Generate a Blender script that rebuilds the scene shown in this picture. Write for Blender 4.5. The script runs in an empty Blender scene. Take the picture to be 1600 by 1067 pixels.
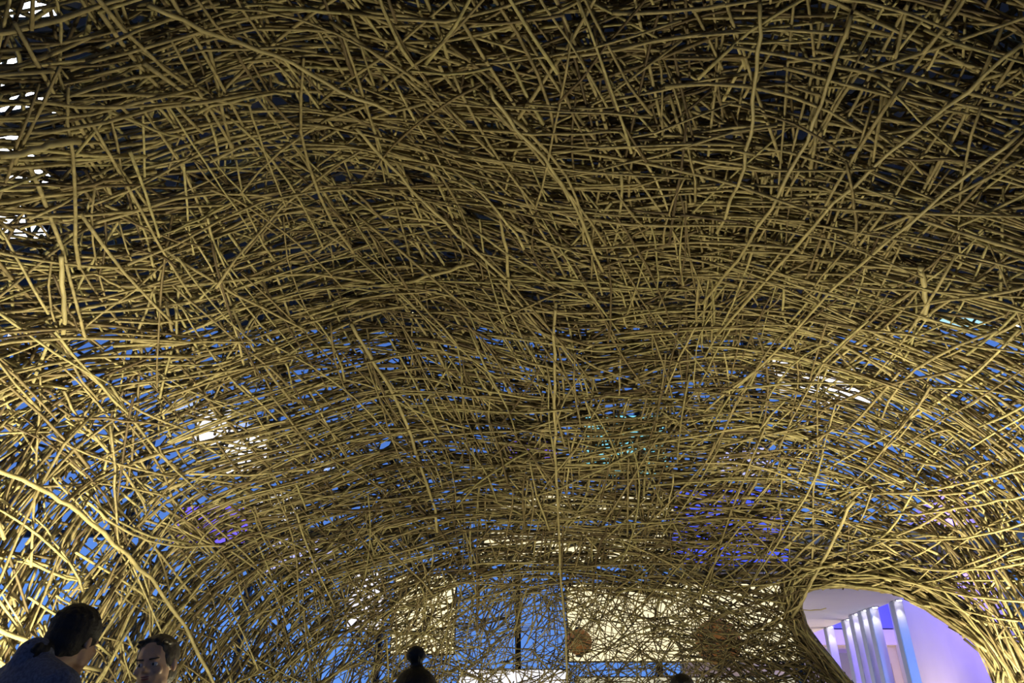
import bpy, bmesh, math, random
import numpy as np
from mathutils import Vector, Matrix

rng = np.random.default_rng(11)
random.seed(5)
D = bpy.data
C = bpy.context.scene.collection
sc = bpy.context.scene

# ------------------------------------------------------------------ camera, world, exposure
FPX = 1156.0
TILT = math.radians(29.0)
CAM = np.array([0.0, 0.0, 1.3])
cam = D.cameras.new('camera')
cam.sensor_width = 36.0
cam.lens = 36.0 * FPX / 1600.0
cam.clip_end = 300
camo = D.objects.new('camera', cam)
camo.location = CAM
camo.rotation_euler = (math.radians(90) + TILT, 0, 0)
C.objects.link(camo)
sc.camera = camo
ST, CT = math.sin(TILT), math.cos(TILT)

w = D.worlds.new('dusk_sky')
sc.world = w
w.use_nodes = True
nt = w.node_tree
bg = nt.nodes['Background']
tc = nt.nodes.new('ShaderNodeTexCoord')
sep = nt.nodes.new('ShaderNodeSeparateXYZ')
ramp = nt.nodes.new('ShaderNodeValToRGB')
nt.links.new(tc.outputs['Generated'], sep.inputs[0])
nt.links.new(sep.outputs['Z'], ramp.inputs[0])
e = ramp.color_ramp.elements
e[0].position = 0.0; e[0].color = (0.15, 0.37, 0.98, 1)
e[1].position = 0.9; e[1].color = (0.03, 0.09, 0.34, 1)
m_ = ramp.color_ramp.elements.new(0.3); m_.color = (0.105, 0.25, 0.76, 1)
nt.links.new(ramp.outputs[0], bg.inputs[0])
bg.inputs[1].default_value = 1.0

sc.view_settings.view_transform = 'Standard'
sc.view_settings.look = 'None'
sc.view_settings.gamma = 1
sc.view_settings.use_curve_mapping = False
sc.view_settings.exposure = 0.0

# strengths of the lamps that are built further down, kept here for tuning
UPLIGHTS = [  # x, y, watts, cone degrees, aim point, label
    (-2.55, 4.5, 330, 120, (-4.2, 4.8, 2.0), 'black floor uplight by the canopy wall on the side of the two people talking'),
    (3.5, 5.6, 330, 110, (5.0, 6.2, 3.1), 'black floor uplight by the canopy wall beside the oval opening'),
    (-0.7, 5.5, 76, 168, (-0.5, 5.4, 4.8), 'black floor uplight mid floor, on the side of the talking people'),
    (1.9, 5.0, 78, 168, (1.6, 4.9, 4.8), 'black floor uplight mid floor, on the side of the oval opening'),
    (0.3, 8.6, 30, 150, (0.2, 10.4, 2.4), 'black floor uplight at the far end of the canopy floor'),
    (-2.3, 7.4, 34, 140, (-3.0, 9.6, 2.4), 'black floor uplight near the far corner left of the bun-haired person'),
]
WARM = (1.0, 0.90, 0.56)
GLOW = 1.0

# ------------------------------------------------------------------ helpers
def ray(px, py):
    u = (np.asarray(px, float) - 800.0) / FPX
    v = (533.5 - np.asarray(py, float)) / FPX
    return np.stack([u, CT - v * ST, ST + v * CT], -1)

def at_depth(px, py, d):            # world point of a measured spot at distance d along the view axis
    return CAM + ray(px, py) * d

def at_y(px, py, y):                # ... on the vertical plane y = const
    r = ray(px, py)
    return CAM + r * (y - CAM[1]) / r[1]

def pix(P):
    d = P - CAM
    a = d[..., 1] * CT + d[..., 2] * ST
    v = -d[..., 1] * ST + d[..., 2] * CT
    a_ = np.where(a > 0.15, a, 0.15)
    return 800 + FPX * d[..., 0] / a_, 533.5 - FPX * v / a_, a

def mat(name, color, rough=0.6, emit=None, strength=0.0, metal=0.0, noise=0.0, scale=20.0, bump=0.0, dark=None):
    m = D.materials.new(name); m.use_nodes = True
    t = m.node_tree; b = t.nodes['Principled BSDF']
    b.inputs['Roughness'].default_value = rough
    b.inputs['Metallic'].default_value = metal
    b.inputs['Base Color'].default_value = (*color, 1)
    if noise or bump:
        co = t.nodes.new('ShaderNodeTexCoord')
        n = t.nodes.new('ShaderNodeTexNoise'); n.inputs['Scale'].default_value = scale
        n.inputs['Detail'].default_value = 4
        t.links.new(co.outputs['Object'], n.inputs['Vector'])
        if noise:
            r = t.nodes.new('ShaderNodeValToRGB')
            dk = dark or tuple(c * (1 - noise) for c in color)
            r.color_ramp.elements[0].position = 0.35; r.color_ramp.elements[0].color = (*dk, 1)
            r.color_ramp.elements[1].position = 0.65; r.color_ramp.elements[1].color = (*color, 1)
            t.links.new(n.outputs[0], r.inputs[0]); t.links.new(r.outputs[0], b.inputs['Base Color'])
        if bump:
            bp = t.nodes.new('ShaderNodeBump'); bp.inputs['Strength'].default_value = bump
            bp.inputs['Distance'].default_value = 0.01
            t.links.new(n.outputs[0], bp.inputs['Height']); t.links.new(bp.outputs[0], b.inputs['Normal'])
    if emit:
        b.inputs['Emission Color'].default_value = (*emit, 1)
        b.inputs['Emission Strength'].default_value = strength
    return m

def link(o, parent=None):
    C.objects.link(o)
    if parent: o.parent = parent
    return o

def obj(name, me, m=None, parent=None, loc=None):
    if isinstance(me, bmesh.types.BMesh):
        d = D.meshes.new(name); me.to_mesh(d); me.free(); me = d
    o = D.objects.new(name, me)
    if m is not None and len(me.materials) == 0: me.materials.append(m)
    if loc is not None: o.location = loc
    return link(o, parent)

def tag(o, label=None, cat=None, group=None, kind=None):
    if label: o['label'] = label
    if cat: o['category'] = cat
    if group: o['group'] = group
    if kind: o['kind'] = kind
    return o

def empty(name, loc=(0, 0, 0), rz=0.0):
    o = D.objects.new(name, None); o.empty_display_size = 0.1
    o.location = loc; o.rotation_euler = (0, 0, rz)
    return link(o)

def box(bm, c, s, bev=0.0, rot=None):
    r = bmesh.ops.create_cube(bm, size=1.0)
    vs = r['verts']
    for v in vs: v.co = Vector((v.co.x * s[0], v.co.y * s[1], v.co.z * s[2]))
    if bev:
        es = list({e for v in vs for e in v.link_edges})
        g = bmesh.ops.bevel(bm, geom=es, offset=bev, segments=2, affect='EDGES')
        vs = list({v for f in g['faces'] for v in f.verts} | {v for v in vs if v.is_valid})
    for v in vs:
        if rot: v.co = rot @ v.co
        v.co += Vector(c)
    return bm

def cyl(bm, c, r1, r2, h, seg=20):
    bmesh.ops.create_cone(bm, cap_ends=True, segments=seg, radius1=r1, radius2=r2, depth=h,
                          matrix=Matrix.Translation(Vector(c)))
    return bm

def bx(c, s, bev=0.0):
    return box(bmesh.new(), c, s, bev)

def smooth(me):
    me.polygons.foreach_set('use_smooth', [True] * len(me.polygons))

# ------------------------------------------------------------------ materials
def stick_material():
    m = D.materials.new('dry_stick'); m.use_nodes = True
    t = m.node_tree; b = t.nodes['Principled BSDF']
    b.inputs['Roughness'].default_value = 0.62
    b.inputs['Specular IOR Level'].default_value = 0.3
    g = t.nodes.new('ShaderNodeNewGeometry')
    r = t.nodes.new('ShaderNodeValToRGB')
    els = r.color_ramp.elements
    els[0].position = 0.0; els[0].color = (0.12, 0.085, 0.05, 1)
    els[1].position = 1.0; els[1].color = (0.56, 0.47, 0.24, 1)
    for p, c in ((0.25, (0.26, 0.20, 0.105)), (0.6, (0.40, 0.33, 0.17)), (0.8, (0.42, 0.37, 0.18))):
        k = els.new(p); k.color = (*c, 1)
    t.links.new(g.outputs['Random Per Island'], r.inputs[0])
    n = t.nodes.new('ShaderNodeTexNoise'); n.inputs['Scale'].default_value = 22; n.inputs['Detail'].default_value = 3
    co = t.nodes.new('ShaderNodeTexCoord')
    t.links.new(co.outputs['Object'], n.inputs['Vector'])
    mr = t.nodes.new('ShaderNodeMapRange')
    mr.inputs['From Min'].default_value = 0.3; mr.inputs['From Max'].default_value = 0.7
    mr.inputs['To Min'].default_value = 0.55; mr.inputs['To Max'].default_value = 1.15
    t.links.new(n.outputs[0], mr.inputs['Value'])
    mx = t.nodes.new('ShaderNodeVectorMath'); mx.operation = 'SCALE'
    t.links.new(r.outputs[0], mx.inputs[0]); t.links.new(mr.outputs[0], mx.inputs['Scale'])
    t.links.new(mx.outputs[0], b.inputs['Base Color'])
    return m
M_STICK = stick_material()
M_POLE = mat('bamboo_pole_skin', (0.50, 0.42, 0.21), 0.5, noise=0.35, scale=9, bump=0.2)
M_FLOOR = mat('hall_floor', (0.10, 0.095, 0.09), 0.45, noise=0.25, scale=3)
M_SLAB = mat('dark_ceiling_paint', (0.045, 0.045, 0.05), 0.9, noise=0.2, scale=2)
M_WHITE = mat('white_plaster', (0.72, 0.68, 0.67), 0.8, noise=0.04, scale=1.5)
M_BEIGE = mat('beige_plaster', (0.50, 0.42, 0.33), 0.8, noise=0.06, scale=1.2)
M_METAL = mat('dark_metal', (0.03, 0.03, 0.035), 0.4, metal=0.8)
M_COL = mat('white_column_paint', (0.56, 0.58, 0.64), 0.55, noise=0.03, scale=2)

# ------------------------------------------------------------------ the hall
def struct(name, bm, m):
    o = obj(name, bm, m); o['kind'] = 'structure'; return o
struct('floor', bx((2, 10, -0.1), (46, 40, 0.2)), M_FLOOR)
SLAB_Z = 9.0
struct('ceiling', bx((0, 3.6, SLAB_Z + 0.2), (34, 19.2, 0.4)), M_SLAB)
# glass facade of the hall beyond the canopy: mullions, transoms and panes
M_GLASS = D.materials.new('facade_glass'); M_GLASS.use_nodes = True
t = M_GLASS.node_tree; t.nodes.clear()
out = t.nodes.new('ShaderNodeOutputMaterial'); mixs = t.nodes.new('ShaderNodeMixShader')
tr = t.nodes.new('ShaderNodeBsdfTransparent'); gl = t.nodes.new('ShaderNodeBsdfGlossy')
gl.inputs['Roughness'].default_value = 0.03
mixs.inputs[0].default_value = 0.06
t.links.new(tr.outputs[0], mixs.inputs[1]); t.links.new(gl.outputs[0], mixs.inputs[2]); t.links.new(mixs.outputs[0], out.inputs[0])

FY = 13.4
fac = empty('window_1', (0, FY, 0)); fac['kind'] = 'structure'
xs = [-14 + 2.35 * i for i in range(9)]
for i, x in enumerate(xs):
    obj('mullion', bx((0, 0, 4.6), (0.10, 0.16, 9.2), 0.01), M_METAL, fac, (x, 0, 0))
for z in (0.06, 4.75, 9.14):
    obj('transom', bx((0, 0, 0), (19.0, 0.12, 0.12), 0.01), M_METAL, fac, (-4.6, 0, z))
for i in range(8):
    for z0, z1 in ((0.12, 4.69), (4.81, 9.08)):
        obj('pane', bx((0, 0, (z0 + z1) / 2), (2.23, 0.012, z1 - z0)), M_GLASS, fac, (xs[i] + 1.175, 0.0, 0))

# ------------------------------------------------------------------ lobby seen through the opening
LZ = 4.5
struct('ceiling_lobby', bx((6.4, 19.6, LZ + 0.15), (5.8, 13.0, 0.3)), M_WHITE)
struct('wall_back', bx((10.0, 26.2, 3.0), (9.0, 0.3, 6.0)), M_BEIGE)
M_BLUEP = mat('blue_lit_fascia', (0.16, 0.17, 0.72), 0.7)  # blue light on the upper back wall, put into the base colour
M_LAV = mat('lavender_band', (0.62, 0.52, 0.80), 0.7)
struct('trim_1', bx((10.9, 25.9, 5.6), (6.0, 0.2, 1.5)), M_BLUEP)
struct('trim_2', bx((10.9, 25.95, 4.58), (6.0, 0.2, 0.46)), M_LAV)
M_SLOT = mat('brown_recess', (0.19, 0.15, 0.11), 0.8)
struct('trim_3', bx((12.15, 26.0, 1.9), (0.16, 0.2, 3.8), 0.01), M_SLOT)
M_GREYP = mat('grey_board', (0.16, 0.15, 0.14), 0.8)
struct('trim_4', bx((10.35, 25.98, 3.55), (2.2, 0.16, 1.1)), M_GREYP)
tag(obj('sign_board', bx((0, 0, 0), (2.2, 0.1, 1.5), 0.02), mat('yellow_board', (0.85, 0.70, 0.35), 0.7, emit=(0.9, 0.72, 0.38), strength=0.35), None, (10.35, 25.9, 2.2)),
    'glowing yellow board behind the white columns below a grey band', 'board')
# curved wall, washed in violet
bm = bmesh.new()
pts = [(12.55, 26.0), (12.3, 24), (12.1, 22), (11.75, 20), (11.2, 18), (10.5, 16.4), (9.7, 15.0), (8.9, 13.9)]
rows = []
for off in (0.0, 0.25):
    for z in (0.0, 7.6):
        rows.append([bm.verts.new((x + off, y + off * 0.3, z)) for x, y in pts])
def strip(a, b_):
    for i in range(len(a) - 1): bm.faces.new((a[i], a[i + 1], b_[i + 1], b_[i]))
strip(rows[0], rows[1]); strip(rows[3], rows[2]); strip(rows[1], rows[3]); strip(rows[2], rows[0])
bm.faces.new((rows[0][0], rows[1][0], rows[3][0], rows[2][0])); bm.faces.new((rows[0][-1], rows[2][-1], rows[3][-1], rows[1][-1]))
bmesh.ops.recalc_face_normals(bm, faces=bm.faces)
struct('wall_right', bm, M_WHITE)

M_LENS = mat('lamp_lens', (0.9, 0.9, 0.9), 0.4, emit=(1.0, 0.93, 0.82), strength=14)
cols = [  # x, y, label
    (9.32, 18.8, 'tall white column nearest the violet wall, its side glowing light blue'),
    (9.17, 19.8, 'second white column from the violet wall'),
    (9.13, 20.25, 'third white column from the violet wall, half hidden between its neighbours'),
    (9.14, 20.85, 'fourth white column from the violet wall'),
    (9.29, 21.75, 'fifth white column from the violet wall, with a bright lit top'),
    (9.32, 23.15, 'furthest white column, standing alone beside the woven rim of the opening'),
]
for x, y, lab in cols:
    t_ = empty('column', (x, y, 0)); tag(t_, lab, 'column', 'white columns in the lobby beyond the opening')
    obj('shaft', bx((0, 0, LZ / 2), (0.23, 0.23, LZ - 0.02), 0.012), M_COL, t_)
    bm = bmesh.new(); box(bm, (-0.02, -0.24, LZ - 0.012), (0.15, 0.15, 0.022), 0.005)
    h = obj('lamp_housing', bm, M_COL, t_)
    bm = bmesh.new(); cyl(bm, (-0.02, -0.24, LZ - 0.03), 0.055, 0.055, 0.014)
    obj('lamp_lens', bm, M_LENS, h)
    L = D.lights.new('column_lamp', 'SPOT'); L.energy = 16; L.spot_size = math.radians(60); L.spot_blend = 0.8
    L.color = (1.0, 0.95, 0.88); L.shadow_soft_size = 0.04
    lo = D.objects.new('column_lamp', L); link(lo, t_); lo.location = (-0.02, -0.24, LZ - 0.06)
    lo.rotation_euler = (math.radians(10), 0, 0)

def area(name, loc, target, size, energy, color):
    L = D.lights.new(name, 'AREA'); L.energy = energy; L.size = size; L.color = color
    o = D.objects.new(name, L); link(o); o.location = loc
    o.rotation_euler = (Vector(target) - Vector(loc)).to_track_quat('-Z', 'Y').to_euler()
    return o
area('lobby_fill', (6.0, 20.5, 0.4), (6.6, 20.5, 4.5), 3.0, 85, (1.0, 0.90, 0.86))
area('lobby_back_wash', (11.2, 22.8, 0.5), (11.4, 26, 3.0), 1.4, 200, (1.0, 0.80, 0.66))
area('violet_wash', (9.6, 19.2, 6.6), (12.0, 20.6, 4.0), 1.0, 430, (0.25, 0.16, 1.0))
L = D.lights.new('blue_wash', 'SPOT'); L.energy = 260; L.color = (0.06, 0.32, 1.0); L.spot_size = math.radians(44); L.spot_blend = .6; L.shadow_soft_size = .1
o = D.objects.new('blue_wash', L); link(o); o.location = (9.3, 16.2, 2.8)
o.rotation_euler = (Vector((9.30, 19.0, 3.2)) - Vector(o.location)).to_track_quat('-Z', 'Y').to_euler()
area('blue_fascia_wash', (10.8, 23.4, 6.6), (11, 26, 5.4), 1.0, 35, (0.35, 0.35, 1.0))
L = D.lights.new('pink_wall_lamp', 'SPOT'); L.spot_size = math.radians(128); L.spot_blend = 1.0; L.energy = 300; L.color = (1.0, 0.82, 0.85); L.shadow_soft_size = 0.15
o = D.objects.new('pink_wall_lamp', L); link(o); o.location = (9.85, 17.2, 1.6); o.rotation_euler = Vector((1.0, .35, .25)).to_track_quat('-Z', 'Y').to_euler()

# ------------------------------------------------------------------ added panels standing in for glow beyond the weave, hung from the dark ceiling
def glow_mat(name, col, s):
    return mat(name, tuple(min(1, c) for c in col), 0.5, emit=col, strength=s)
def glow_stand_in(px0, py0, px1, py1, col, s, label, y=12.5, group=None):
    a = at_y(px0, py1, y); b_ = at_y(px1, py0, y)
    cx, cz = (a[0] + b_[0]) / 2, (a[2] + b_[2]) / 2
    W, H = abs(b_[0] - a[0]), abs(b_[2] - a[2])
    t_ = empty('glow_stand_in', (cx, y, cz)); tag(t_, label, 'light panel', group)
    obj('diffuser', bx((0, -0.03, 0), (W - 0.02, 0.02, H - 0.02), 0.002), glow_mat('panel_glow', col, s), t_)
    bm = bmesh.new(); f = 0.02
    box(bm, (0, 0, H / 2), (W + f, 0.06, f)); box(bm, (0, 0, -H / 2), (W + f, 0.06, f))
    box(bm, (W / 2, 0, 0), (f, 0.06, H)); box(bm, (-W / 2, 0, 0), (f, 0.06, H))
    box(bm, (0, 0.01, 0), (W, 0.02, H))
    obj('frame', bm, M_METAL, t_)
    for sx in (-0.4, 0.4):
        zt = SLAB_Z - cz
        bm = bmesh.new(); cyl(bm, (sx * W, 0, (H / 2 + zt) / 2), 0.006, 0.006, zt - H / 2, 6)
        obj('cable', bm, M_METAL, t_)
    return t_
WHT, WRM, CYN, VIO, DBL, LAV = (1, .97, 1), (1, .86, .52), (.28, .85, .92), (.22, .14, .95), (.08, .12, .95), (.55, .55, .95)
panels = [
    (300, 640, 365, 700, WHT, 1.4, 'white stand-in glow panel high behind the left weave, smaller of the touching pair'),
    (340, 672, 425, 742, WHT, 1.6, 'white stand-in glow panel high behind the left weave, larger of the touching pair'),
    (270, 790, 395, 850, VIO, 1.0, 'violet blue stand-in glow panel under the white pair behind the left weave'),
    (395, 770, 470, 815, WHT, 0.95, 'pale stand-in glow panel beside the violet one behind the left weave'),
    (0, 500, 34, 560, WHT, 1.1, 'small pale stand-in glow panel behind the weave at the far left edge'),
    (610, 900, 714, 1022, WRM, 1.35, 'warm white stand-in glow panel ending in a sharp upright edge, left of the plain blue window'),
    (540, 893, 604, 985, (1, .95, 1), 1.0, 'pale stand-in glow panel close beside the warm white one with the sharp upright edge'),
    (415, 840, 530, 900, LAV, 1.0, 'dim lavender stand-in glow panel low between the violet and the warm white panels'),
    (888, 912, 1230, 1034, WRM, 1.15, 'widest warm yellow stand-in glow panel low behind the far weave beside the oval opening'),
    (755, 775, 1050, 810, WRM, 1.0, 'long thin warm stand-in glow panel, upper of two stacked bands behind the far end'),
    (745, 832, 1040, 880, WRM, 1.1, 'long thin warm stand-in glow panel, lower of two stacked bands behind the far end'),
    (915, 650, 1035, 745, CYN, 0.9, 'cyan stand-in glow panel above the warm bands behind the far end'),
    (790, 690, 870, 722, VIO, 0.9, 'small violet stand-in glow panel left of the cyan panel'),
    (1050, 765, 1215, 885, DBL, 1.0, 'deep blue stand-in glow panel to the right of the warm bands'),
    (1110, 700, 1200, 745, LAV, 1.0, 'lavender stand-in glow panel between the cyan panel and the right weave'),
    (1215, 562, 1275, 615, WHT, 1.3, 'white stand-in glow panel behind the upper right weave, left one of the bright pair'),
    (1280, 575, 1345, 632, WHT, 1.4, 'white stand-in glow panel behind the upper right weave, right one of the bright pair'),
    (1470, 470, 1525, 512, (.5, .85, .9), 1.0, 'pale cyan stand-in glow panel high behind the upper right weave'),
    (715, 1046, 890, 1110, WHT, 1.0, 'long white stand-in glow panel at the bottom, under the plain blue window'),
    (900, 1058, 1240, 1110, (1, .9, .6), .6, 'dim warm stand-in glow strip under the blue band by the oval opening'),
]
for i, p in enumerate(panels): glow_stand_in(*p, y=11.5 + .085 * i)
# dark and orange shapes in front of the widest warm panel
M_OR = mat('orange_paper', (0.42, 0.20, 0.05), 0.7, noise=0.5, scale=6, emit=(0.5, 0.2, 0.05), strength=0.25)
for (px, py, r, lab) in ((905, 1003, 17, 'orange brown round hanging lantern at the left end of the warm yellow panel'),
                         (1122, 1003, 30, 'large orange brown round hanging lantern nearer the oval opening')):
    c = at_y(px, py, 11.35 if r > 20 else 11.4); R = r / FPX * 12.2
    t_ = empty('lantern', tuple(c)); tag(t_, lab, 'lantern', 'orange lanterns before the warm panel')
    bm = bmesh.new(); bmesh.ops.create_uvsphere(bm, u_segments=24, v_segments=14, radius=R)
    for v in bm.verts:
        k = 1 + 0.04 * math.cos(math.atan2(v.co.y, v.co.x) * 12); v.co.x *= k; v.co.y *= k
    obj('shade', bm, M_OR, t_)
    bm = bmesh.new(); cyl(bm, (0, 0, R), R * .3, R * .3, .04, 16); cyl(bm, (0, 0, -R), R * .3, R * .3, .04, 16)
    obj('ring', bm, M_METAL, t_)
    bm = bmesh.new(); cyl(bm, (0, 0, (SLAB_Z - c[2] + R) / 2), .005, .005, SLAB_Z - c[2] - R, 6)
    obj('cable', bm, M_METAL, t_)

# ceiling luminaires: long white ones past the left edge, small warm spots seen through the weave
def ceiling_light(x, y, sx, sy, s, lab, group):
    t_ = empty('ceiling_light', (x, y, SLAB_Z - 0.06)); tag(t_, lab, 'ceiling light', group)
    obj('housing', bx((0, 0, 0.01), (sx + .06, sy + .06, .1), .01), M_METAL, t_)
    obj('diffuser', bx((0, 0, -0.05), (sx, sy, .04), .005), glow_mat('tube_glow', (.85, .9, 1), s), t_)
for x_, y_, w_ in ((-5.75, 5.3, 'first, nearest overhead,'), (-6.55, 6.8, 'second'), (-7.35, 8.2, 'third'), (-8.15, 9.6, 'fourth, furthest away,')):
    ceiling_light(x_, y_, .75, .95, 5.0, w_ + ' of the white ceiling lights glinting down the far left edge', 'white ceiling lights at the left edge')
for (px, py, lab) in ((518, 488, 'small warm spotlight glint above the left end of the blue band'),
                      (645, 491, 'small warm spotlight glint near the middle of the weave'),
                      (1157, 490, 'small warm spotlight glint right of the middle of the weave'),
                      (1286, 487, 'small warm spotlight glint above the bright white pair of panels'),
                      (1396, 478, 'small warm spotlight glint beside the pale cyan panel'),
                      (1585, 508, 'small warm spotlight glint close to the right edge')):
    c = at_y(px, py, 11.6)
    t_ = empty('spotlight', (c[0], c[1], c[2])); tag(t_, lab, 'spotlight', 'small warm spotlights hung behind the weave')
    bm = bmesh.new(); cyl(bm, (0, 0.04, 0.06), .07, .09, .16, 16); obj('can', bm, M_METAL, t_)
    bm = bmesh.new(); bmesh.ops.create_uvsphere(bm, u_segments=16, v_segments=10, radius=.07)
    for v in bm.verts: v.co.z = v.co.z * .6 - .02
    obj('lens', bm, glow_mat('spot_glow', (1, .8, .35), 9), t_)
    bm = bmesh.new(); cyl(bm, (0, .04, (SLAB_Z - c[2] + .14) / 2), .008, .008, SLAB_Z - c[2] - .14, 6); obj('rod', bm, M_METAL, t_)
# ------------------------------------------------------------------ the woven canopy
# The canopy is a rounded hall of sticks.  Its inner surface is a superellipsoid with gentle swells.
SC_C = np.array([0.35, 3.0, -0.1]); SC_R = np.array([4.25, 7.5, 5.0]); SC_P = 2.6

def unit(v): return v / np.maximum(np.linalg.norm(v, axis=-1, keepdims=True), 1e-9)

def swell(P):
    x, y, z = P[..., 0], P[..., 1], P[..., 2]
    return (0.055 * np.sin(0.9 * x + 0.6 * y) + 0.05 * np.sin(1.3 * y - 0.7 * x + 1.0)
            + 0.035 * np.sin(1.7 * x + 2.1 * z + 0.4)) * 0.9

def proj(P, off=0.0):               # push points onto the surface (radially from its centre), then outwards by off
    q = P - SC_C
    f = (np.abs(q / SC_R) ** SC_P).sum(-1) ** (1.0 / SC_P)
    q = q / f[..., None]
    s = 1.0 + swell(q + SC_C) * 0.6
    q = q * s[..., None]
    n = unit(np.sign(q) * np.abs(q / SC_R) ** (SC_P - 1) / SC_R)
    return SC_C + q + n * np.asarray(off)[..., None], n

def hit(px, py):                    # where a line of sight meets the surface
    r = unit(ray(px, py)); lo = np.full(r.shape[:-1], 0.2); hi = np.full(r.shape[:-1], 14.0)
    for _ in range(40):
        m = (lo + hi) / 2; P = CAM + r * m[..., None]
        q = P - SC_C; S, _n = proj(P)
        inside = np.linalg.norm(q, axis=-1) < np.linalg.norm(S - SC_C, axis=-1)
        lo = np.where(inside, m, lo); hi = np.where(inside, hi, m)
    return CAM + r * lo[..., None]

# measured weave directions, degrees against the horizontal, for three families of sticks
GX = np.array([-250, 0, 200, 400, 600, 800, 1000, 1200, 1400, 1600, 1850], float)
GY = np.array([-200, 0, 180, 360, 530, 700, 850, 1000, 1170], float)
FA = [[5, 5, 5, 10, -18, 10, 8, 0, -15, -20, -20],
      [5, 5, 5, 10, -18, 10, 8, 0, -15, -20, -20],
      [-5, -4, 5, 8, -6, 8, 8, -6, -17, -20, -20],
      [0, -5, 0, 12, 14, -8, 6, -4, -14, -16, -16],
      [15, 8, 6, 12, 8, -12, 6, -8, -18, -20, -20],
      [42, 36, 28, 20, 14, 0, -4, -10, -22, -38, -45],
      [55, 52, 44, 32, 18, 3, -6, -12, -30, -52, -58],
      [64, 62, 58, 48, 36, 8, -10, -20, -42, -60, -60],
      [66, 64, 60, 50, 40, 20, -10, -40, -60, -62, -62]]
FB = [[75, 75, -65, -60, -55, -50, -75, 85, 60, 50, 45],
      [75, 75, -65, -60, -55, -50, -75, 85, 60, 50, 45],
      [80, 80, -60, -60, -55, -50, -65, 88, 62, 45, 40],
      [60, -65, -62, -58, -48, -48, -75, 75, 52, 40, 38],
      [-40, -40, -48, -55, -50, -52, -80, 66, 45, 38, 35],
      [-30, -30, -38, -42, -50, -80, 75, 50, 36, 30, 30],
      [-35, -35, -42, -48, -55, 90, 68, 30, 14, 8, 5],
      [-45, -45, -50, -60, 70, 80, 60, 30, 10, 2, 0],
      [-45, -45, -50, -60, 70, 80, 60, 30, 10, 2, 0]]
def surf_dir(P, n, ang):            # tangent of the surface that runs at the measured angle
    r = unit(P - CAM)
    right = np.array([1.0, 0, 0]); upv = np.array([0, -ST, CT])
    e = np.cos(ang)[..., None] * right + np.sin(ang)[..., None] * upv
    # plane through eye, P and P+e ; intersect with tangent plane
    t = np.cross(np.cross(r, e), n)
    s = np.sign((t * e).sum(-1, keepdims=True)); s[s == 0] = 1
    return unit(t) * s

ctrl_P, ctrl_A, ctrl_B, ctrl_px = [], [], [], []
gx, gy = np.meshgrid(GX, GY)
cp = hit(gx.ravel(), gy.ravel()); _, cn = proj(cp)
cA = surf_dir(cp, cn, np.radians(np.array(FA, float).ravel()))
cB = surf_dir(cp, cn, np.radians(np.array(FB, float).ravel()))
# directions behind the camera: plain hoops
bk = np.array([[x, y, z] for x in (-3, 0, 3) for y in (-4, -2, 0) for z in (1, 3, 4.6)], float)
bk, bn = proj(bk)
bA = unit(np.cross(np.cross(bn, np.array([0, 1.0, 0.2])), bn)); bB = unit(np.cross(bn, bA))
# the oval opening: its rim as points on the surface, clockwise
HOLE_PX = np.array([(1254, 938), (1262, 928), (1280, 923), (1300, 921), (1345, 923), (1395, 930), (1440, 953), (1490, 985), (1520, 1010), (1543, 1045),
                    (1560, 1090), (1580, 1180), (1590, 1300), (1560, 1400), (1500, 1390), (1440, 1250), (1385, 1140), (1335, 1067), (1290, 1016), (1266, 982), (1256, 955)], float)
HOLE = hit(HOLE_PX[:, 0], HOLE_PX[:, 1])
HC = HOLE.mean(0); _, HN = proj(HC[None]); HN = HN[0]
h1 = unit(np.cross(HN, np.array([0, 0, 1.0]))); h2 = np.cross(HN, h1)
H2D = np.stack([(HOLE - HC) @ h1, (HOLE - HC) @ h2], -1)
def in_hole(P, grow=0.0):
    q = P - CAM
    near = (np.abs((P - HC) @ HN) < 1.6) & (q[:, 1] > 1)
    a, b_, _d = pix(P)
    poly = HOLE_PX
    ins = np.zeros(a.shape, bool)
    for i in range(len(poly)):
        x0, y0 = poly[i]; x1, y1 = poly[(i + 1) % len(poly)]
        if y0 == y1: continue
        c = ((y0 > b_) != (y1 > b_)) & (a < (x1 - x0) * (b_ - y0) / (y1 - y0) + x0)
        ins ^= c
    return ins & near
# rim directions join both families, close to the rim only
rimT = unit(np.roll(HOLE, -1, 0) - np.roll(HOLE, 1, 0))
def rim_blend(P):
    d = np.linalg.norm(P[:, None] - HOLE[None], axis=-1)
    j = d.argmin(1); k = np.exp(-(d[np.arange(len(P)), j] / 0.28) ** 2)
    return rimT[j], k

CP = np.concatenate([cp, bk]); CA = np.concatenate([cA, bA]); CB = np.concatenate([cB, bB])
def field(P, d, fam):
    dist2 = ((P[:, None] - CP[None]) ** 2).sum(-1)
    wts = 1.0 / (dist2 + 0.02) ** 2.0
    dirs = np.where(fam[:, None, None] == 0, CA[None], CB[None])
    sg = np.sign((dirs * d[:, None]).sum(-1)); sg[sg == 0] = 1
    v = (wts * sg)[..., None] * dirs
    v = unit(v.sum(1))
    rt, k = rim_blend(P)
    rt = rt * np.sign((rt * d).sum(-1, keepdims=True))
    return unit(v * (1 - k[:, None] * .9) + rt * (k[:, None] * .9))

def start_dir(P, n, fam):
    dist2 = ((P[:, None] - CP[None]) ** 2).sum(-1)
    j = dist2.argmin(1)
    d = np.where(fam[:, None] == 0, CA[j], CB[j])
    for _ in range(2): d = field(P, d, fam)
    return d

def rot_about(d, n, a):
    return d * np.cos(a)[:, None] + np.cross(n, d) * np.sin(a)[:, None]

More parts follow.
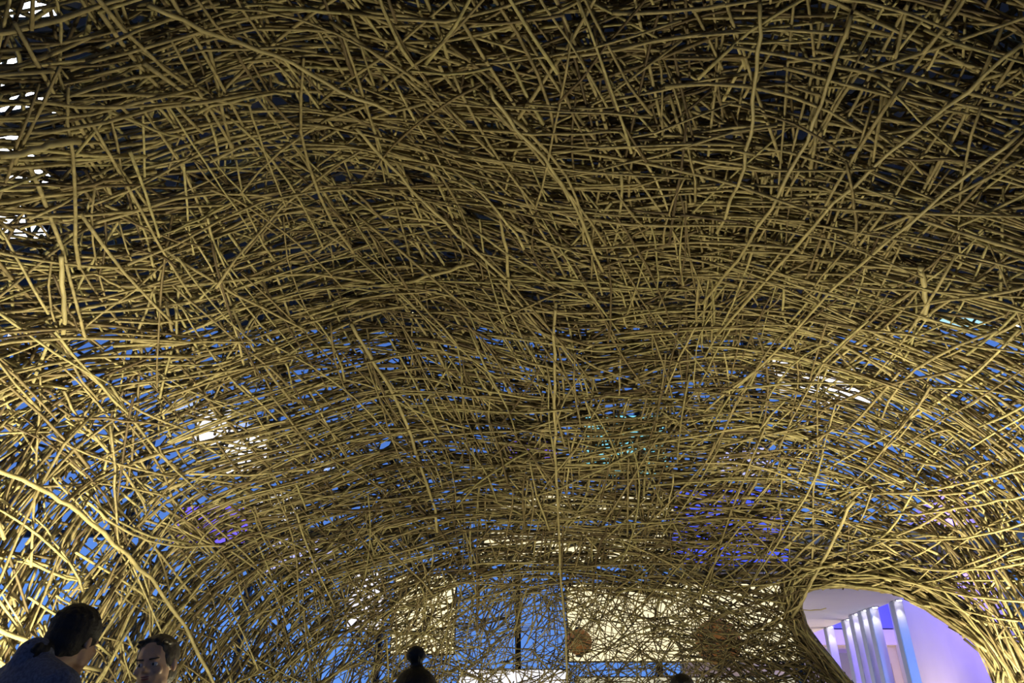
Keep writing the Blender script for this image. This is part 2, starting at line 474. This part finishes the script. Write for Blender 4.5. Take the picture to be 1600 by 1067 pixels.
def grow(P0, fam, dev, length, o0, o1, nseg, curl):
    """trace sticks along the weave, half forwards and half backwards"""
    n_ = len(P0); S, n = proj(P0)
    d0 = start_dir(S, n, np.minimum(fam, 1))
    h = length / nseg
    half = nseg // 2
    pts = [None] * (nseg + 1)
    pts[half] = S
    for sgn in (1, -1):
        P = S.copy(); d = d0 * sgn
        for i in range(1, (nseg - half if sgn > 0 else half) + 1):
            base = field(P, d, np.minimum(fam, 1)); _, nn = proj(P)
            follow = np.where(fam == 2, 0.0, 1.0)[:, None]
            base = unit(base * follow * .55 + d * (1 - follow * .55))
            a = dev + sgn * curl * (i - .5)
            step = rot_about(base, nn, a) if True else base
            step = unit(step - nn * (step * nn).sum(-1, keepdims=True))
            P, _ = proj(P + step * h[:, None])
            d = np.where(follow > 0, unit(base * .55 + d * .45), d)
            pts[half + sgn * i] = P
    X = np.stack(pts, 1)
    t = np.linspace(0, 1, nseg + 1)[None]
    off = o0[:, None] * (1 - t) + o1[:, None] * t
    off = off + rng.normal(0, .006, off.shape)
    shp = X.shape
    Y, _ = proj(X.reshape(-1, 3), off.ravel())
    Y = Y.reshape(shp) + rng.normal(0, .0035, shp)
    return Y

def clip_hole(X, grow_=0.0):
    shp = X.shape; ins = in_hole(X.reshape(-1, 3), grow_).reshape(shp[:2])
    S = X.shape[1]; X = X.copy(); keep = ~ins.all(1)
    mid = S // 2
    keep &= ~ins[:, mid]
    for i in range(mid + 1, S):
        b_ = ins[:, i] | (np.abs(X[:, i] - X[:, i - 1]).sum(-1) < 1e-7)
        # stop just at the rim: a quarter step, then collapse
        X[:, i] = np.where(b_[:, None], X[:, i - 1] + (X[:, i] - X[:, i - 1]) * 1e-4, X[:, i]); ins[:, i] = b_
    for i in range(mid - 1, -1, -1):
        b_ = ins[:, i] | (np.abs(X[:, i] - X[:, i + 1]).sum(-1) < 1e-7)
        X[:, i] = np.where(b_[:, None], X[:, i + 1] + (X[:, i] - X[:, i + 1]) * 1e-4, X[:, i]); ins[:, i] = b_
    return X, keep

def tubes(name, X, R, K=4, m=None, cap=True):
    """one mesh holding the sticks X[n, S, 3] with radii R[n, S]"""
    n, S, _ = X.shape
    T = np.empty_like(X); T[:, 1:-1] = X[:, 2:] - X[:, :-2]; T[:, 0] = X[:, 1] - X[:, 0]; T[:, -1] = X[:, -1] - X[:, -2]
    whole = X[:, -1:] - X[:, :1]
    T = np.where(np.linalg.norm(T, axis=-1, keepdims=True) < 1e-4, whole, T); T = unit(T)
    up = unit(rng.normal(size=(n, 1, 3))); up = np.where(np.abs((up * unit(whole)).sum(-1, keepdims=True)) > .9, np.roll(up, 1, -1), up)
    A = unit(np.cross(T, up)); B = np.cross(T, A)
    ph = np.arange(K) * 2 * np.pi / K
    V = X[:, :, None] + R[:, :, None, None] * (np.cos(ph)[None, None, :, None] * A[:, :, None] + np.sin(ph)[None, None, :, None] * B[:, :, None])
    V = V.reshape(-1, 3)
    base = (np.arange(n) * S * K)[:, None, None] + (np.arange(S - 1) * K)[None, :, None]
    k = np.arange(K)[None, None]; k2 = (k + 1) % K
    Q = np.stack([base + k, base + k2, base + K + k2, base + K + k], -1).reshape(-1)
    nq = n * (S - 1) * K
    if K == 4 and cap:
        c0 = (np.arange(n) * S * K)[:, None] + np.array([[3, 2, 1, 0]]); c1 = (np.arange(n) * S * K)[:, None] + (S - 1) * K + np.array([[0, 1, 2, 3]])
        Q = np.concatenate([Q, c0.ravel(), c1.ravel()]); nq += 2 * n
    starts = np.arange(nq) * 4; tot = np.full(nq, 4)
    if K != 4 and cap:
        c0 = (np.arange(n) * S * K)[:, None] + np.arange(K)[None, ::-1]; c1 = (np.arange(n) * S * K)[:, None] + (S - 1) * K + np.arange(K)[None]
        Q = np.concatenate([Q, c0.ravel(), c1.ravel()])
        starts = np.concatenate([starts, nq * 4 + np.arange(2 * n) * K]); tot = np.concatenate([tot, np.full(2 * n, K)]); nq += 2 * n
    me = D.meshes.new(name)
    me.vertices.add(len(V)); me.vertices.foreach_set('co', V.ravel().astype(np.float32))
    me.loops.add(len(Q)); me.loops.foreach_set('vertex_index', Q.astype(np.int32))
    me.polygons.add(nq); me.polygons.foreach_set('loop_start', starts.astype(np.int32)); me.polygons.foreach_set('loop_total', tot.astype(np.int32))
    me.update(calc_edges=True)
    me.polygons.foreach_set('use_smooth', np.ones(nq, bool))
    if m: me.materials.append(m)
    return me

def sample(n, zmin=0.02):
    out = []
    tot = 0
    while tot < n:
        v = unit(rng.normal(size=(60000, 3))); v[:, 2] = np.abs(v[:, 2])
        P, nn = proj(SC_C + v * SC_R)
        q = P - SC_C
        # area element of the radial map of an ellipsoid-like surface
        wgt = (np.linalg.norm(q / SC_R, axis=1) ** 2) / np.maximum(np.abs((unit(q) * nn).sum(1)), .3)
        J = np.linalg.norm(nn / 1.0 * 1, axis=1) / np.linalg.norm(nn * SC_R / SC_R.max(), axis=1)
        wgt = np.linalg.norm((v / SC_R), axis=1) * SC_R.prod() ; wgt = wgt / wgt.max()
        keep = rng.random(len(P)) < wgt
        px, py, dd = pix(P)
        front = (dd > .2) & (px > -500) & (px < 2100) & (py > -500)
        keep &= front | (rng.random(len(P)) < .45)
        keep &= P[:, 2] > zmin
        out.append(P[keep]); tot += keep.sum()
    return np.concatenate(out)[:n]

# density of the weave: looser low down at the sides, tighter at the crown and far shoulders
def lowness(P):
    px, py, dd = pix(P)
    left = np.clip((430 - px) / 430, 0, 1) * np.clip((py - 520) / 250, 0, 1)
    far = np.exp(-((px - 800) / 150) ** 2) * np.clip((py - 905) / 60, 0, 1)
    right = np.clip((px - 1350) / 200, 0, 1) * np.clip((py - 430) / 200, 0, 1)
    thin_spots = 0
    for cx, cy, rx, ry, k in ((360, 690, 85, 60, .5), (1290, 595, 70, 45, .4), (970, 690, 70, 40, .35), (1490, 540, 110, 80, .4), (900, 840, 160, 60, .25), (330, 820, 80, 40, .3), (150, 540, 160, 40, .3), (10, 180, 40, 200, .45)):
        thin_spots = np.maximum(thin_spots, k * np.exp(-((px - cx) / rx) ** 2 - ((py - cy) / ry) ** 2))
    left = np.maximum(left, thin_spots / .55)
    return 0.55 * left, 0.3 * far, 0.1 * right

def layer(n, o_lo, o_hi, fams, r_lo, r_hi, l_mu, l_sd, devs, thin=1.0):
    P = sample(n)
    a, b_, c = lowness(P)
    keep = rng.random(len(P)) > (a + b_ + c) * thin
    P = P[keep]; n = len(P)
    fam = rng.choice(3, size=n, p=fams)
    dev = rng.normal(0, 1, n) * np.where(fam == 0, devs[0], devs[1]) * np.pi / 180
    dev = np.where(fam == 2, rng.uniform(-np.pi / 2, np.pi / 2, n), dev)
    px, py, dd = pix(P)
    farw = np.clip((py - 900) / 60, 0, 1) * np.exp(-((px - 880) / 380) ** 2)      # tangled, finer sticks in the far wall
    dev = dev + farw * rng.normal(0, .7, n)
    length = np.clip(rng.normal(l_mu, l_sd, n), .35, 3.2) * (1 - .45 * farw)
    o0 = rng.uniform(o_lo, o_hi, n); o1 = np.clip(o0 + rng.normal(0, .07, n), max(o_lo - .03, -.04), o_hi + .08)
    curl = rng.normal(0, .045, n)
    X = grow(P, fam, dev, length, o0, o1, 6, curl)
    X, ok = clip_hole(X)
    for f in (.25, .5, .75):                       # drop sticks that would cut a corner across the opening
        mid = X[:, 1:] * f + X[:, :-1] * (1 - f); far_ = np.abs(X[:, 1:] - X[:, :-1]).sum(-1) > .01
        ok &= ~(in_hole(mid.reshape(-1, 3)).reshape(mid.shape[:2]) & far_).any(1)
    r = rng.uniform(r_lo, r_hi, n) * (1 - .35 * farw)
    R = r[:, None] * np.linspace(1.08, .8, 7)[None] * (1 + rng.normal(0, .06, (n, 7)))
    flip = rng.random(n) < .5; R[flip] = R[flip][:, ::-1]
    ok &= X[..., 2].min(1) > .0
    return X[ok], R[ok]

XS, RS = [], []
for args in (
    (4500, -.02, .06, (.42, .40, .18), .0082, .0126, 1.2, .42, (8, 9)),
    (6700, .05, .17, (.62, .22, .16), .0083, .013, 1.15, .4, (9, 14)),
    (6000, .15, .30, (.60, .18, .22), .009, .0142, 1.15, .4, (12, 20)),
    (2600, .28, .45, (.45, .30, .25), .0105, .017, 1.2, .4, (14, 20)),
):
    X, R = layer(*args); XS.append(X); RS.append(R)
X, R = layer(9000, -.02, .35, (.35, .30, .35), .0065, .0105, .85, .3, (20, 25))
pxm, pym, _d = pix(X[:, 3]); ok = (pym > 880 + rng.normal(0, 25, len(X))) & (pxm > 380) & (pxm < 1330) & (X[:, 3, 1] > 6)
XS.append(X[ok]); RS.append(R[ok])
X = np.concatenate(XS); R = np.concatenate(RS)
# the 270 sticks that show largest: inner layer, inside the frame
inner = np.zeros(len(X), bool); inner[:len(XS[0])] = True
px, py, dd = pix(X)
onp = (px > 0) & (px < 1600) & (py > 0) & (py < 1067) & (dd > .2)
seg = np.hypot(np.diff(px, axis=1), np.diff(py, axis=1)) * (onp[:, 1:] & onp[:, :-1])
score = (seg * (R[:, 1:] / dd[:, 1:])).sum(1) * inner
top = np.argsort(-score)[:262]
canopy = empty('woven_canopy', (0.35, 3.0, 0))
tag(canopy, 'huge vaulted canopy woven from thousands of dry tan sticks, an oval opening in one side', 'canopy')
def to_canopy(o):
    o.parent = canopy; o.matrix_parent_inverse = Matrix.Translation(canopy.location).inverted()
mask = np.ones(len(X), bool); mask[top] = False
me = tubes('stick_mass', X[mask], R[mask], 4, M_STICK)
o = obj('stick_mass', me); o['kind'] = 'stuff'; to_canopy(o)
for i in top:
    c = X[i].mean(0)
    me = tubes('stick', (X[i] - c)[None], R[i][None], 6, M_STICK)
    o = obj('stick', me, None, None, tuple(c)); to_canopy(o)

# rim of the opening: strands that run round it, several deep, curling outwards
nr = 520
RX = []; RR = []
nH = len(HOLE)
def rim_pt(s):
    s = s % nH; i = np.floor(s).astype(int) % nH; f = (s - np.floor(s))[:, None]
    p0, p1, p2, p3 = HOLE[(i - 1) % nH], HOLE[i], HOLE[(i + 1) % nH], HOLE[(i + 2) % nH]
    return .5 * ((2 * p1) + (-p0 + p2) * f + (2 * p0 - 5 * p1 + 4 * p2 - p3) * f ** 2 + (-p0 + 3 * p1 - 3 * p2 + p3) * f ** 3)
s0 = rng.uniform(0, nH, nr); ln = rng.uniform(1.6, 4.2, nr)
wide = rng.random(nr) ** 1.4 * .22 + .008
depth = rng.uniform(-.03, .62, nr)
tt = np.linspace(0, 1, 9)
for k in range(9):
    p = rim_pt(s0 + ln * tt[k]); q = rim_pt(s0 + ln * tt[k] + .05)
    tan = unit(q - p); sp, nn = proj(p)
    outw = unit(np.cross(tan, nn)); outw *= np.sign(((p - HC) * outw).sum(-1, keepdims=True))
    spread = wide + np.abs(tt[k] - .5) ** 2 * rng.uniform(-.02, .5, nr) * .6
    RX.append(p + outw * (spread[:, None] + .012) + (unit(p - CAM) * .85 + nn * .15) * depth[:, None] + outw * (np.maximum(depth, 0)[:, None] ** 2) * .25)
RX = np.stack(RX, 1) + rng.normal(0, .005, (nr, 9, 3))
RRr = rng.uniform(.009, .015, nr)[:, None] * np.ones((1, 9))
ok = RX[..., 2].min(1) > .02
me = tubes('opening_rim', RX[ok], RRr[ok], 4, M_STICK)
o = obj('opening_rim', me); o['kind'] = 'stuff'; o['label'] = 'thick bundled rim of sticks running round the oval opening'; to_canopy(o)

# heavier bamboo poles laid along the weave, measured one by one
poles = [  # pixels along the pole, radius, offset
    ([(-30, 722), (60, 760), (110, 792), (170, 842), (235, 905), (290, 985), (330, 1067), (345, 1110)], .021, -.05),
    ([(128, 780), (165, 808), (200, 832), (240, 846), (300, 852), (350, 848)], .013, -.05),
    ([(-20, 978), (40, 1003), (90, 1030), (150, 1045)], .02, -.06),
    ([(548, 505), (580, 560), (612, 610), (636, 665), (655, 720), (678, 790), (684, 830)], .020, -.05),
    ([(866, 470), (867, 560), (866, 640), (868, 720), (872, 800), (876, 900), (884, 985), (886, 1067)], .018, -.05),
    ([(1334, 782), (1310, 830), (1285, 880), (1262, 925), (1240, 965)], .020, -.05),
    ([(1440, 415), (1443, 450), (1446, 500)], .024, -.03),
    ([(95, 395), (96, 440), (97, 520)], .018, -.03),
    ([(780, 330), (792, 390), (796, 455)], .016, -.03),
    ([(1190, 0), (1182, 90), (1175, 180), (1160, 270), (1120, 360)], .014, -.04),
    ([(1330, 20), (1300, 110), (1262, 210), (1215, 300), (1160, 390), (1100, 470)], .014, -.04),
    ([(1600, 60), (1500, 150), (1400, 225), (1300, 320), (1200, 430), (1120, 520)], .014, -.04),
    ([(1600, 200), (1500, 280), (1400, 365), (1300, 450), (1200, 560), (1100, 640)], .013, -.04),
    ([(230, 0), (330, 50), (430, 80), (520, 130), (610, 170)], .015, -.04),
    ([(765, 130), (800, 190), (850, 240), (900, 320), (940, 420)], .014, -.04),
    ([(555, 195), (600, 245), (660, 310), (720, 370), (790, 430)], .015, -.04),
    ([(0, 236), (60, 224), (120, 214)], .022, -.04),
    ([(640, 440), (690, 425), (740, 410)], .020, -.04),
    ([(1370, 770), (1440, 765), (1520, 750), (1610, 730)], .012, -.06),
    ([(1360, 835), (1440, 842), (1520, 838), (1610, 815)], .012, -.06),
    ([(1400, 880), (1480, 890), (1560, 886), (1620, 872)], .012, -.06),
    ([(1380, 800), (1450, 798), (1530, 785), (1610, 772)], .012, -.06),
    ([(1300, 900), (1400, 900), (1500, 925), (1610, 938)], .013, -.06),
    ([(1238, 957), (1255, 954), (1291, 951)], .007, 0),
    ([(1180, 985), (1220, 962), (1250, 945), (1262, 925), (1270, 905)], .012, -.04),
]
for pp, r, off in poles:
    pp = np.array(pp, float)
    s = np.linspace(0, len(pp) - 1, max(9, 3 * len(pp)))
    P = hit(np.interp(s, range(len(pp)), pp[:, 0]), np.interp(s, range(len(pp)), pp[:, 1]))
    P, _ = proj(P, np.full(len(P), off + (.035 if r > .0155 and pp[0, 0] > 100 else .01))); P = P + rng.normal(0, .006, P.shape)
    Rr = np.full(len(P), r * .8); Rr[::3] *= 1.14
    c = P.mean(0)
    me = tubes('bamboo_pole', (P - c)[None], Rr[None], 8, M_POLE)
    o = obj('bamboo_pole', me, None, None, tuple(c)); to_canopy(o)
# ------------------------------------------------------------------ floor uplights
M_WLENS = mat('uplight_lens', (0.9, 0.85, 0.7), 0.4, emit=(1.0, 0.85, 0.55), strength=8)
for x, y, wt, cone, aim, lab in UPLIGHTS:
    t_ = empty('floor_uplight', (x, y, 0)); tag(t_, lab, 'lamp')
    bm = bmesh.new(); cyl(bm, (0, 0, .02), .14, .13, .04, 24); obj('base', bm, M_METAL, t_)
    bm = bmesh.new(); box(bm, (-.12, 0, .11), (.012, .04, .16), .003); box(bm, (.12, 0, .11), (.012, .04, .16), .003); obj('yoke', bm, M_METAL, t_)
    bm = bmesh.new(); cyl(bm, (0, 0, .14), .08, .11, .13, 24); hd = obj('lamp_head', bm, M_METAL, t_)
    bm = bmesh.new(); cyl(bm, (0, 0, .208), .098, .098, .006, 24); obj('lens', bm, M_WLENS, hd)
    L = D.lights.new('uplight_beam', 'SPOT'); L.energy = wt * 4; L.spot_size = math.radians(min(cone, 175)); L.spot_blend = 0.9
    L.color = WARM; L.shadow_soft_size = 0.05
    lo = D.objects.new('uplight_beam', L); link(lo, t_); lo.location = (0, 0, .24)
    lo.rotation_euler = (Vector(aim) - Vector((x, y, .24))).to_track_quat('-Z', 'Y').to_euler()

# ------------------------------------------------------------------ people
def remesh(bm, voxel, name, smooth_it=2):
    me = D.meshes.new(name); bm.to_mesh(me); bm.free()
    o = D.objects.new(name, me); C.objects.link(o)
    md = o.modifiers.new('r', 'REMESH'); md.mode = 'VOXEL'; md.voxel_size = voxel
    if smooth_it:
        s = o.modifiers.new('s', 'SMOOTH'); s.iterations = smooth_it; s.factor = .5
    dg = bpy.context.evaluated_depsgraph_get()
    out = D.meshes.new_from_object(o.evaluated_get(dg))
    D.objects.remove(o); D.meshes.remove(me)
    out.name = name; smooth(out)
    return out
def ball(bm, c, r, s=(1, 1, 1), rot=None, seg=18):
    g = bmesh.ops.create_uvsphere(bm, u_segments=seg, v_segments=seg // 2 + 2, radius=1.0)
    for v in g['verts']:
        p = Vector((v.co.x * r * s[0], v.co.y * r * s[1], v.co.z * r * s[2]))
        if rot: p = rot @ p
        v.co = p + Vector(c)
def limb(bm, a, b, ra, rb, seg=14, n=7, flat=1.0):
    a, b = Vector(a), Vector(b)
    ax = (b - a); L_ = ax.length; q = ax.to_track_quat('Z', 'Y').to_matrix()
    rings = []
    for i in range(n + 1):
        f = i / n; r = ra * (1 - f) + rb * f
        c = a + ax * f
        rings.append([bm.verts.new(c + q @ Vector((math.cos(k * 2 * math.pi / seg) * r, math.sin(k * 2 * math.pi / seg) * r * flat, 0))) for k in range(seg)])
    for i in range(n):
        for k in range(seg):
            bm.faces.new((rings[i][k], rings[i][(k + 1) % seg], rings[i + 1][(k + 1) % seg], rings[i + 1][k]))
    bm.faces.new(rings[0][::-1]); bm.faces.new(rings[-1])
    ball(bm, a, ra, seg=14); ball(bm, b, rb, seg=14)

def head_shapes(bm, c, R, hair_only=False):
    """head of ~0.24 m facing -Y in its own frame; c is its centre, R its rotation"""
    c = Vector(c)
    def B(p, r, s=(1, 1, 1), a=None):
        ball(bm, c + R @ Vector(p), r, s, R @ a if a else R)
    B((0, .012, .028), .094, (.82, 1.03, .98))           # skull
    B((0, -.018, -.03), .078, (.83, .92, 1.08))          # face
    B((0, -.052, -.088), .034, (.95, .8, .72))           # chin
    B((.045, -.02, -.068), .03, (.6, 1.2, .9)); B((-.045, -.02, -.068), .03, (.6, 1.2, .9))
    B((.036, -.064, -.026), .025, (1.1, .65, .8)); B((-.036, -.064, -.026), .025, (1.1, .65, .8))   # cheeks
    B((0, -.075, .022), .034, (1.5, .45, .42))           # brow ridge
    B((0, -.088, -.004), .012, (.75, .9, 1.9)); B((0, -.102, -.024), .0125, (1.05, 1.0, .85))       # nose
    B((.011, -.093, -.028), .007); B((-.011, -.093, -.028), .007)
    B((0, -.086, -.051), .0085, (2.4, .75, .5)); B((0, -.084, -.061), .009, (2.1, .8, .6))          # lips
    for s in (-1, 1):
        e_ = Matrix.Rotation(math.radians(18) * s, 3, 'Z')
        B((s * .078, .012, -.008), .026, (.28, .62, 1.15), e_)                                        # ears
        B((s * .083, .018, -.004), .020, (.25, .55, 1.25), e_)

M_SKIN = mat('skin', (0.50, 0.30, 0.18), 0.5, noise=0.12, scale=14)
M_SKIN2 = mat('skin_warm', (0.62, 0.40, 0.26), 0.5, noise=0.12, scale=14)
M_EYEW = mat('eye_white', (0.6, 0.57, 0.52), 0.3)
M_IRIS = mat('iris', (0.03, 0.02, 0.012), 0.2)
M_LIP = mat('lip', (0.36, 0.13, 0.09), 0.45)
M_BROW = mat('eyebrow', (0.04, 0.028, 0.018), 0.8)
M_HDARK = mat('dark_brown_hair', (0.009, 0.006, 0.005), 0.7, noise=0.5, scale=60, bump=0.6)
M_HLIGHT = mat('light_brown_hair', (0.11, 0.085, 0.05), 0.55, noise=0.55, scale=50, bump=0.6)
M_HBLACK = mat('black_hair', (0.006, 0.005, 0.004), 0.6, noise=0.4, scale=60, bump=0.6)
M_NAVY = mat('heathered_navy_cloth', (0.15, 0.17, 0.25), 0.9, noise=0.45, scale=90, bump=0.3)
M_BLACK = mat('black_cloth', (0.012, 0.012, 0.012), 0.9, noise=0.3, scale=40)
M_GREY = mat('grey_cloth', (0.12, 0.12, 0.12), 0.9, noise=0.3, scale=40)
M_JEANS = mat('dark_trousers', (0.02, 0.025, 0.04), 0.9, noise=0.3, scale=60)
M_SHOE = mat('dark_shoe', (0.02, 0.018, 0.016), 0.5)

def person(head, yaw, head_yaw, pitch, height, label, skin, hair_m, top_m, style, male=False, voxel=.0085, lean=0.0, roll=0.0, body_k=None):
    """head = world position of the head centre; body stands below it on the floor. yaw 0 faces -Y."""
    t_ = empty('person', (head[0] - math.sin(yaw) * lean, head[1] + math.cos(yaw) * lean, 0), yaw); tag(t_, label, 'person')
    hz = head[2]; k = body_k or hz / 1.66
    sw = (.20 if male else .175) * k                      # half shoulder width
    RH = (Matrix.Rotation(head_yaw, 3, 'Z') @ Matrix.Rotation(pitch, 3, 'X') @ Matrix.Rotation(roll, 3, 'Y'))
    hc = Vector((0, -lean, hz))
    neck0 = Vector((0, .03, 1.40 * k)); neck1 = hc + RH @ Vector((0, .03, -.06))
    sh = 1.375 * k
    bm = bmesh.new()
    head_shapes(bm, hc, RH)
    nr_ = .062 if male else .05
    limb(bm, neck0, neck1, nr_ * 1.12, nr_ * .95)
    # trunk
    def trunk(b_, g=0.0):
        prof = [(.90, .155, .105), (1.0, .15, .10), (1.10, .14, .095), (1.22, .155, .105), (1.32, .17, .105), (1.385, .12, .08), (1.425, .065, .06)]
        rings = []
        for z, rx, ry in prof:
            rx = rx * k * (1.08 if male else 1.0) + g; ry = ry * k + g
            rings.append([b_.verts.new((math.cos(a * math.pi / 10) * rx, .02 + math.sin(a * math.pi / 10) * ry, z * k + (g if z > 1.4 else 0))) for a in range(20)])
        for i in range(len(rings) - 1):
            for a in range(20): b_.faces.new((rings[i][a], rings[i][(a + 1) % 20], rings[i + 1][(a + 1) % 20], rings[i + 1][a]))
        b_.faces.new(rings[0][::-1]); b_.faces.new(rings[-1])
        for s in (-1, 1):
            limb(b_, (s * .05 * k, .03, 1.40 * k), (s * (sw - .035), .02, sh - .03), .05 * k + g, .055 * k + g)
    trunk(bm)
    sleeves = []
    for s in (-1, 1):
        S_ = Vector((s * (sw - .02), .02, sh - .045)); E = Vector((s * (sw + .035), .05, sh - .33 * k)); W = Vector((s * (sw + .03), -.07, sh - .57 * k))
        limb(bm, S_, E, .05 * k, .038 * k); limb(bm, E, W, .037 * k, .025 * k)
        sleeves.append((S_, E, W))
        Hn = W + Vector((0, -.02, -.055)); 
        ball(bm, Hn, .042, (.42, .85, 1.0))
        for fi in range(4):
            fy = -.047 + fi * .02; fl = (.062, .072, .068, .052)[fi]
            a0 = Hn + Vector((0, fy + .015, -.03)); a1 = a0 + Vector((-s * .006, -.004, -fl * .55)); a2 = a1 + Vector((-s * .018, -.006, -fl * .5))
            limb(bm, a0, a1, .0092, .0085, 8, 2); limb(bm, a1, a2, .0085, .0072, 8, 2)
        th0 = Hn + Vector((-s * .006, -.032, .012)); th1 = th0 + Vector((-s * .012, -.022, -.028)); th2 = th1 + Vector((-s * .006, -.008, -.03))
        limb(bm, th0, th1, .011, .0105, 8, 2); limb(bm, th1, th2, .0105, .0085, 8, 2)
        hip = Vector((s * .085 * k, .02, .90 * k)); kn = Vector((s * .09 * k, 0, .48 * k)); an = Vector((s * .095 * k, .03, .085))
        limb(bm, hip, kn, .082 * k, .055 * k); limb(bm, kn, an, .052 * k, .035 * k)
        limb(bm, an + Vector((0, 0, -.04)), an + Vector((0, -.15, -.05)), .032, .026)
    body = obj('body', remesh(bm, voxel, 'body'), skin, t_)
    # shirt
    bm = bmesh.new(); trunk(bm, .016)
    for S_, E, W in sleeves:
        limb(bm, S_, E, .05 * k + .016, .038 * k + .017); limb(bm, E, E + (W - E) * .85, .037 * k + .016, .025 * k + .018)
    if style in ('ponytail',):
        limb(bm, (0, .032, 1.425 * k), (0, .03, 1.452 * k), .082, .074)
    obj('shirt', remesh(bm, voxel, 'shirt'), top_m, t_)
    bm = bmesh.new()
    for s in (-1, 1):
        limb(bm, (s * .085 * k, .02, .92 * k), (s * .09 * k, 0, .48 * k), .082 * k + .016, .055 * k + .018)
        limb(bm, (s * .09 * k, 0, .48 * k), (s * .095 * k, .03, .12), .055 * k + .016, .045 * k + .016)
    ball(bm, (0, .02, .93 * k), .13 * k, (1.25, .9, .8))
    obj('trousers', remesh(bm, voxel * 1.2, 'trousers'), M_JEANS, t_)
    for s in (-1, 1):
        bm = bmesh.new(); limb(bm, (s * .095 * k, .055, .05), (s * .1 * k, -.13, .045), .048, .042)
        for v in bm.verts: v.co.z = max(v.co.z, .002)
        obj('shoe', remesh(bm, voxel, 'shoe'), M_SHOE, t_)
    # face pieces
    for s in (-1, 1):
        c = hc + RH @ Vector((s * .031, -.0745, -.002))
        bm = bmesh.new(); ball(bm, c, .0125, (1.15, .8, .75), RH); ey = obj('eye', bm, M_EYEW, t_); smooth(ey.data)
        bm = bmesh.new(); ball(bm, c + RH @ Vector((-.002, -.0075, 0)), .006, (1, .6, 1), RH, 12); ir = obj('iris', bm, M_IRIS, ey); smooth(ir.data)
        bm = bmesh.new(); limb(bm, hc + RH @ Vector((s * .016, -.090, .018)), hc + RH @ Vector((s * .050, -.078, .022)), .0035, .0025, 8, 3)
        obj('eyebrow', bm, M_BROW, t_)
    bm = bmesh.new(); ball(bm, hc + RH @ Vector((0, -.0885, -.0515)), .0075, (2.5, .6, .5), RH); ball(bm, hc + RH @ Vector((0, -.0865, -.0605)), .0085, (2.1, .6, .5), RH)
    m_ = obj('lips', bm, M_LIP, t_); smooth(m_.data)
    # hair
    bm = bmesh.new()
    def HB(p, r, s=(1, 1, 1), a=None): ball(bm, hc + RH @ Vector(p), r, s, R_(a))
    def R_(a): return RH @ a if a else RH
    if style == 'swept':                                    # pulled back from the forehead
        HB((0, .026, .042), .1, (.86, 1.0, .93)); HB((0, .05, -.02), .085, (.86, .85, .9))
        for s in (-1, 1): HB((s * .058, .0, .03), .045, (.55, 1.0, 1.1))
        HB((0, .12, -.03), .04, (1, 1, 1.1))
        for q in range(26):
            a_ = random.uniform(-1.3, 1.3); HB((math.sin(a_) * .07, -.045 + random.uniform(0, .06), .075 + .03 * math.cos(a_)), .018, (.7, 1.6, .6))
    elif style == 'ponytail':
        HB((0, .022, .042), .104, (.87, 1.02, .97)); HB((0, .055, -.012), .09, (.86, .82, .95)); HB((0, .075, -.06), .055, (.95, .8, .8))
        for s in (-1, 1): HB((s * .062, .02, .022), .05, (.5, 1.0, 1.0))
        for q in range(60):
            a_ = random.uniform(0, 2 * math.pi); e2 = random.uniform(.1, 1.4)
            HB((math.cos(a_) * math.cos(e2) * .083, .022 + math.sin(a_) * math.cos(e2) * .1, .04 + math.sin(e2) * .096), .013, (1, 1, .7))
        limb(bm, hc + RH @ Vector((0, .10, -.045)), hc + RH @ Vector((.0, .150, -.085)), .028, .030)
        for q in range(22):
            HB((random.uniform(-.03, .03), .15 + random.uniform(-.02, .03), -.09 + random.uniform(-.035, .03)), random.uniform(.009, .016), (.6, 1.3, 1))
    elif style == 'bun':
        HB((0, .018, .03), .104, (.9, 1.02, .99)); HB((0, .04, -.05), .085, (.95, .85, 1.1))
        limb(bm, hc + RH @ Vector((0, .0, .11)), hc + RH @ Vector((.004, -.0, .15)), .036, .022)
        HB((.008, 0, .178), .037, (1.03, 1.0, .98))
        for q in range(40):
            a_ = random.uniform(0, 6.28); z_ = random.uniform(-.9, .9); rr = math.sqrt(1 - z_ * z_)
            HB((.008 + .034 * rr * math.cos(a_), .034 * rr * math.sin(a_), .178 + .033 * z_), .007, (1.2, 1, .7))
    else:
        HB((0, .018, .03), .103, (.9, 1.02, .99)); HB((0, .04, -.04), .085, (.95, .85, 1.0))
    hm = remesh(bm, .005, 'hair', 1)
    obj('hair', hm, hair_m, t_)
    return t_

P1 = at_depth(117, 1003, 3.0)
person(P1, math.radians(150), math.radians(15), math.radians(10), 1.8,
       'person seen from behind, heathered dark navy shirt, dark hair gathered in a small tail', M_SKIN, M_HDARK, M_NAVY, 'ponytail', True, .0075, lean=.11, body_k=1.115)
P2 = at_depth(243, 1039, 3.32)
person(P2, math.radians(-8), math.radians(6), math.radians(3), 1.7,
       'person facing the dark-haired man, bare face visible, light brown hair pulled back', M_SKIN2, M_HLIGHT, M_GREY, 'swept', False, .0055, roll=math.radians(-6))
P3 = at_depth(649, 1099, 2.95)
person(P3, math.radians(180), 0, math.radians(0), 1.6,
       'person in dark silhouette with a round bun on top of the head', M_SKIN, M_HBLACK, M_BLACK, 'bun', False, .009)
P4 = at_depth(1067, 1084, 5.2)
person(P4, math.radians(170), 0, 0, 1.75,
       'person of whom only the dark crown of the head shows, below the warm yellow panel', M_SKIN, M_HBLACK, M_BLACK, 'short', True, .010)
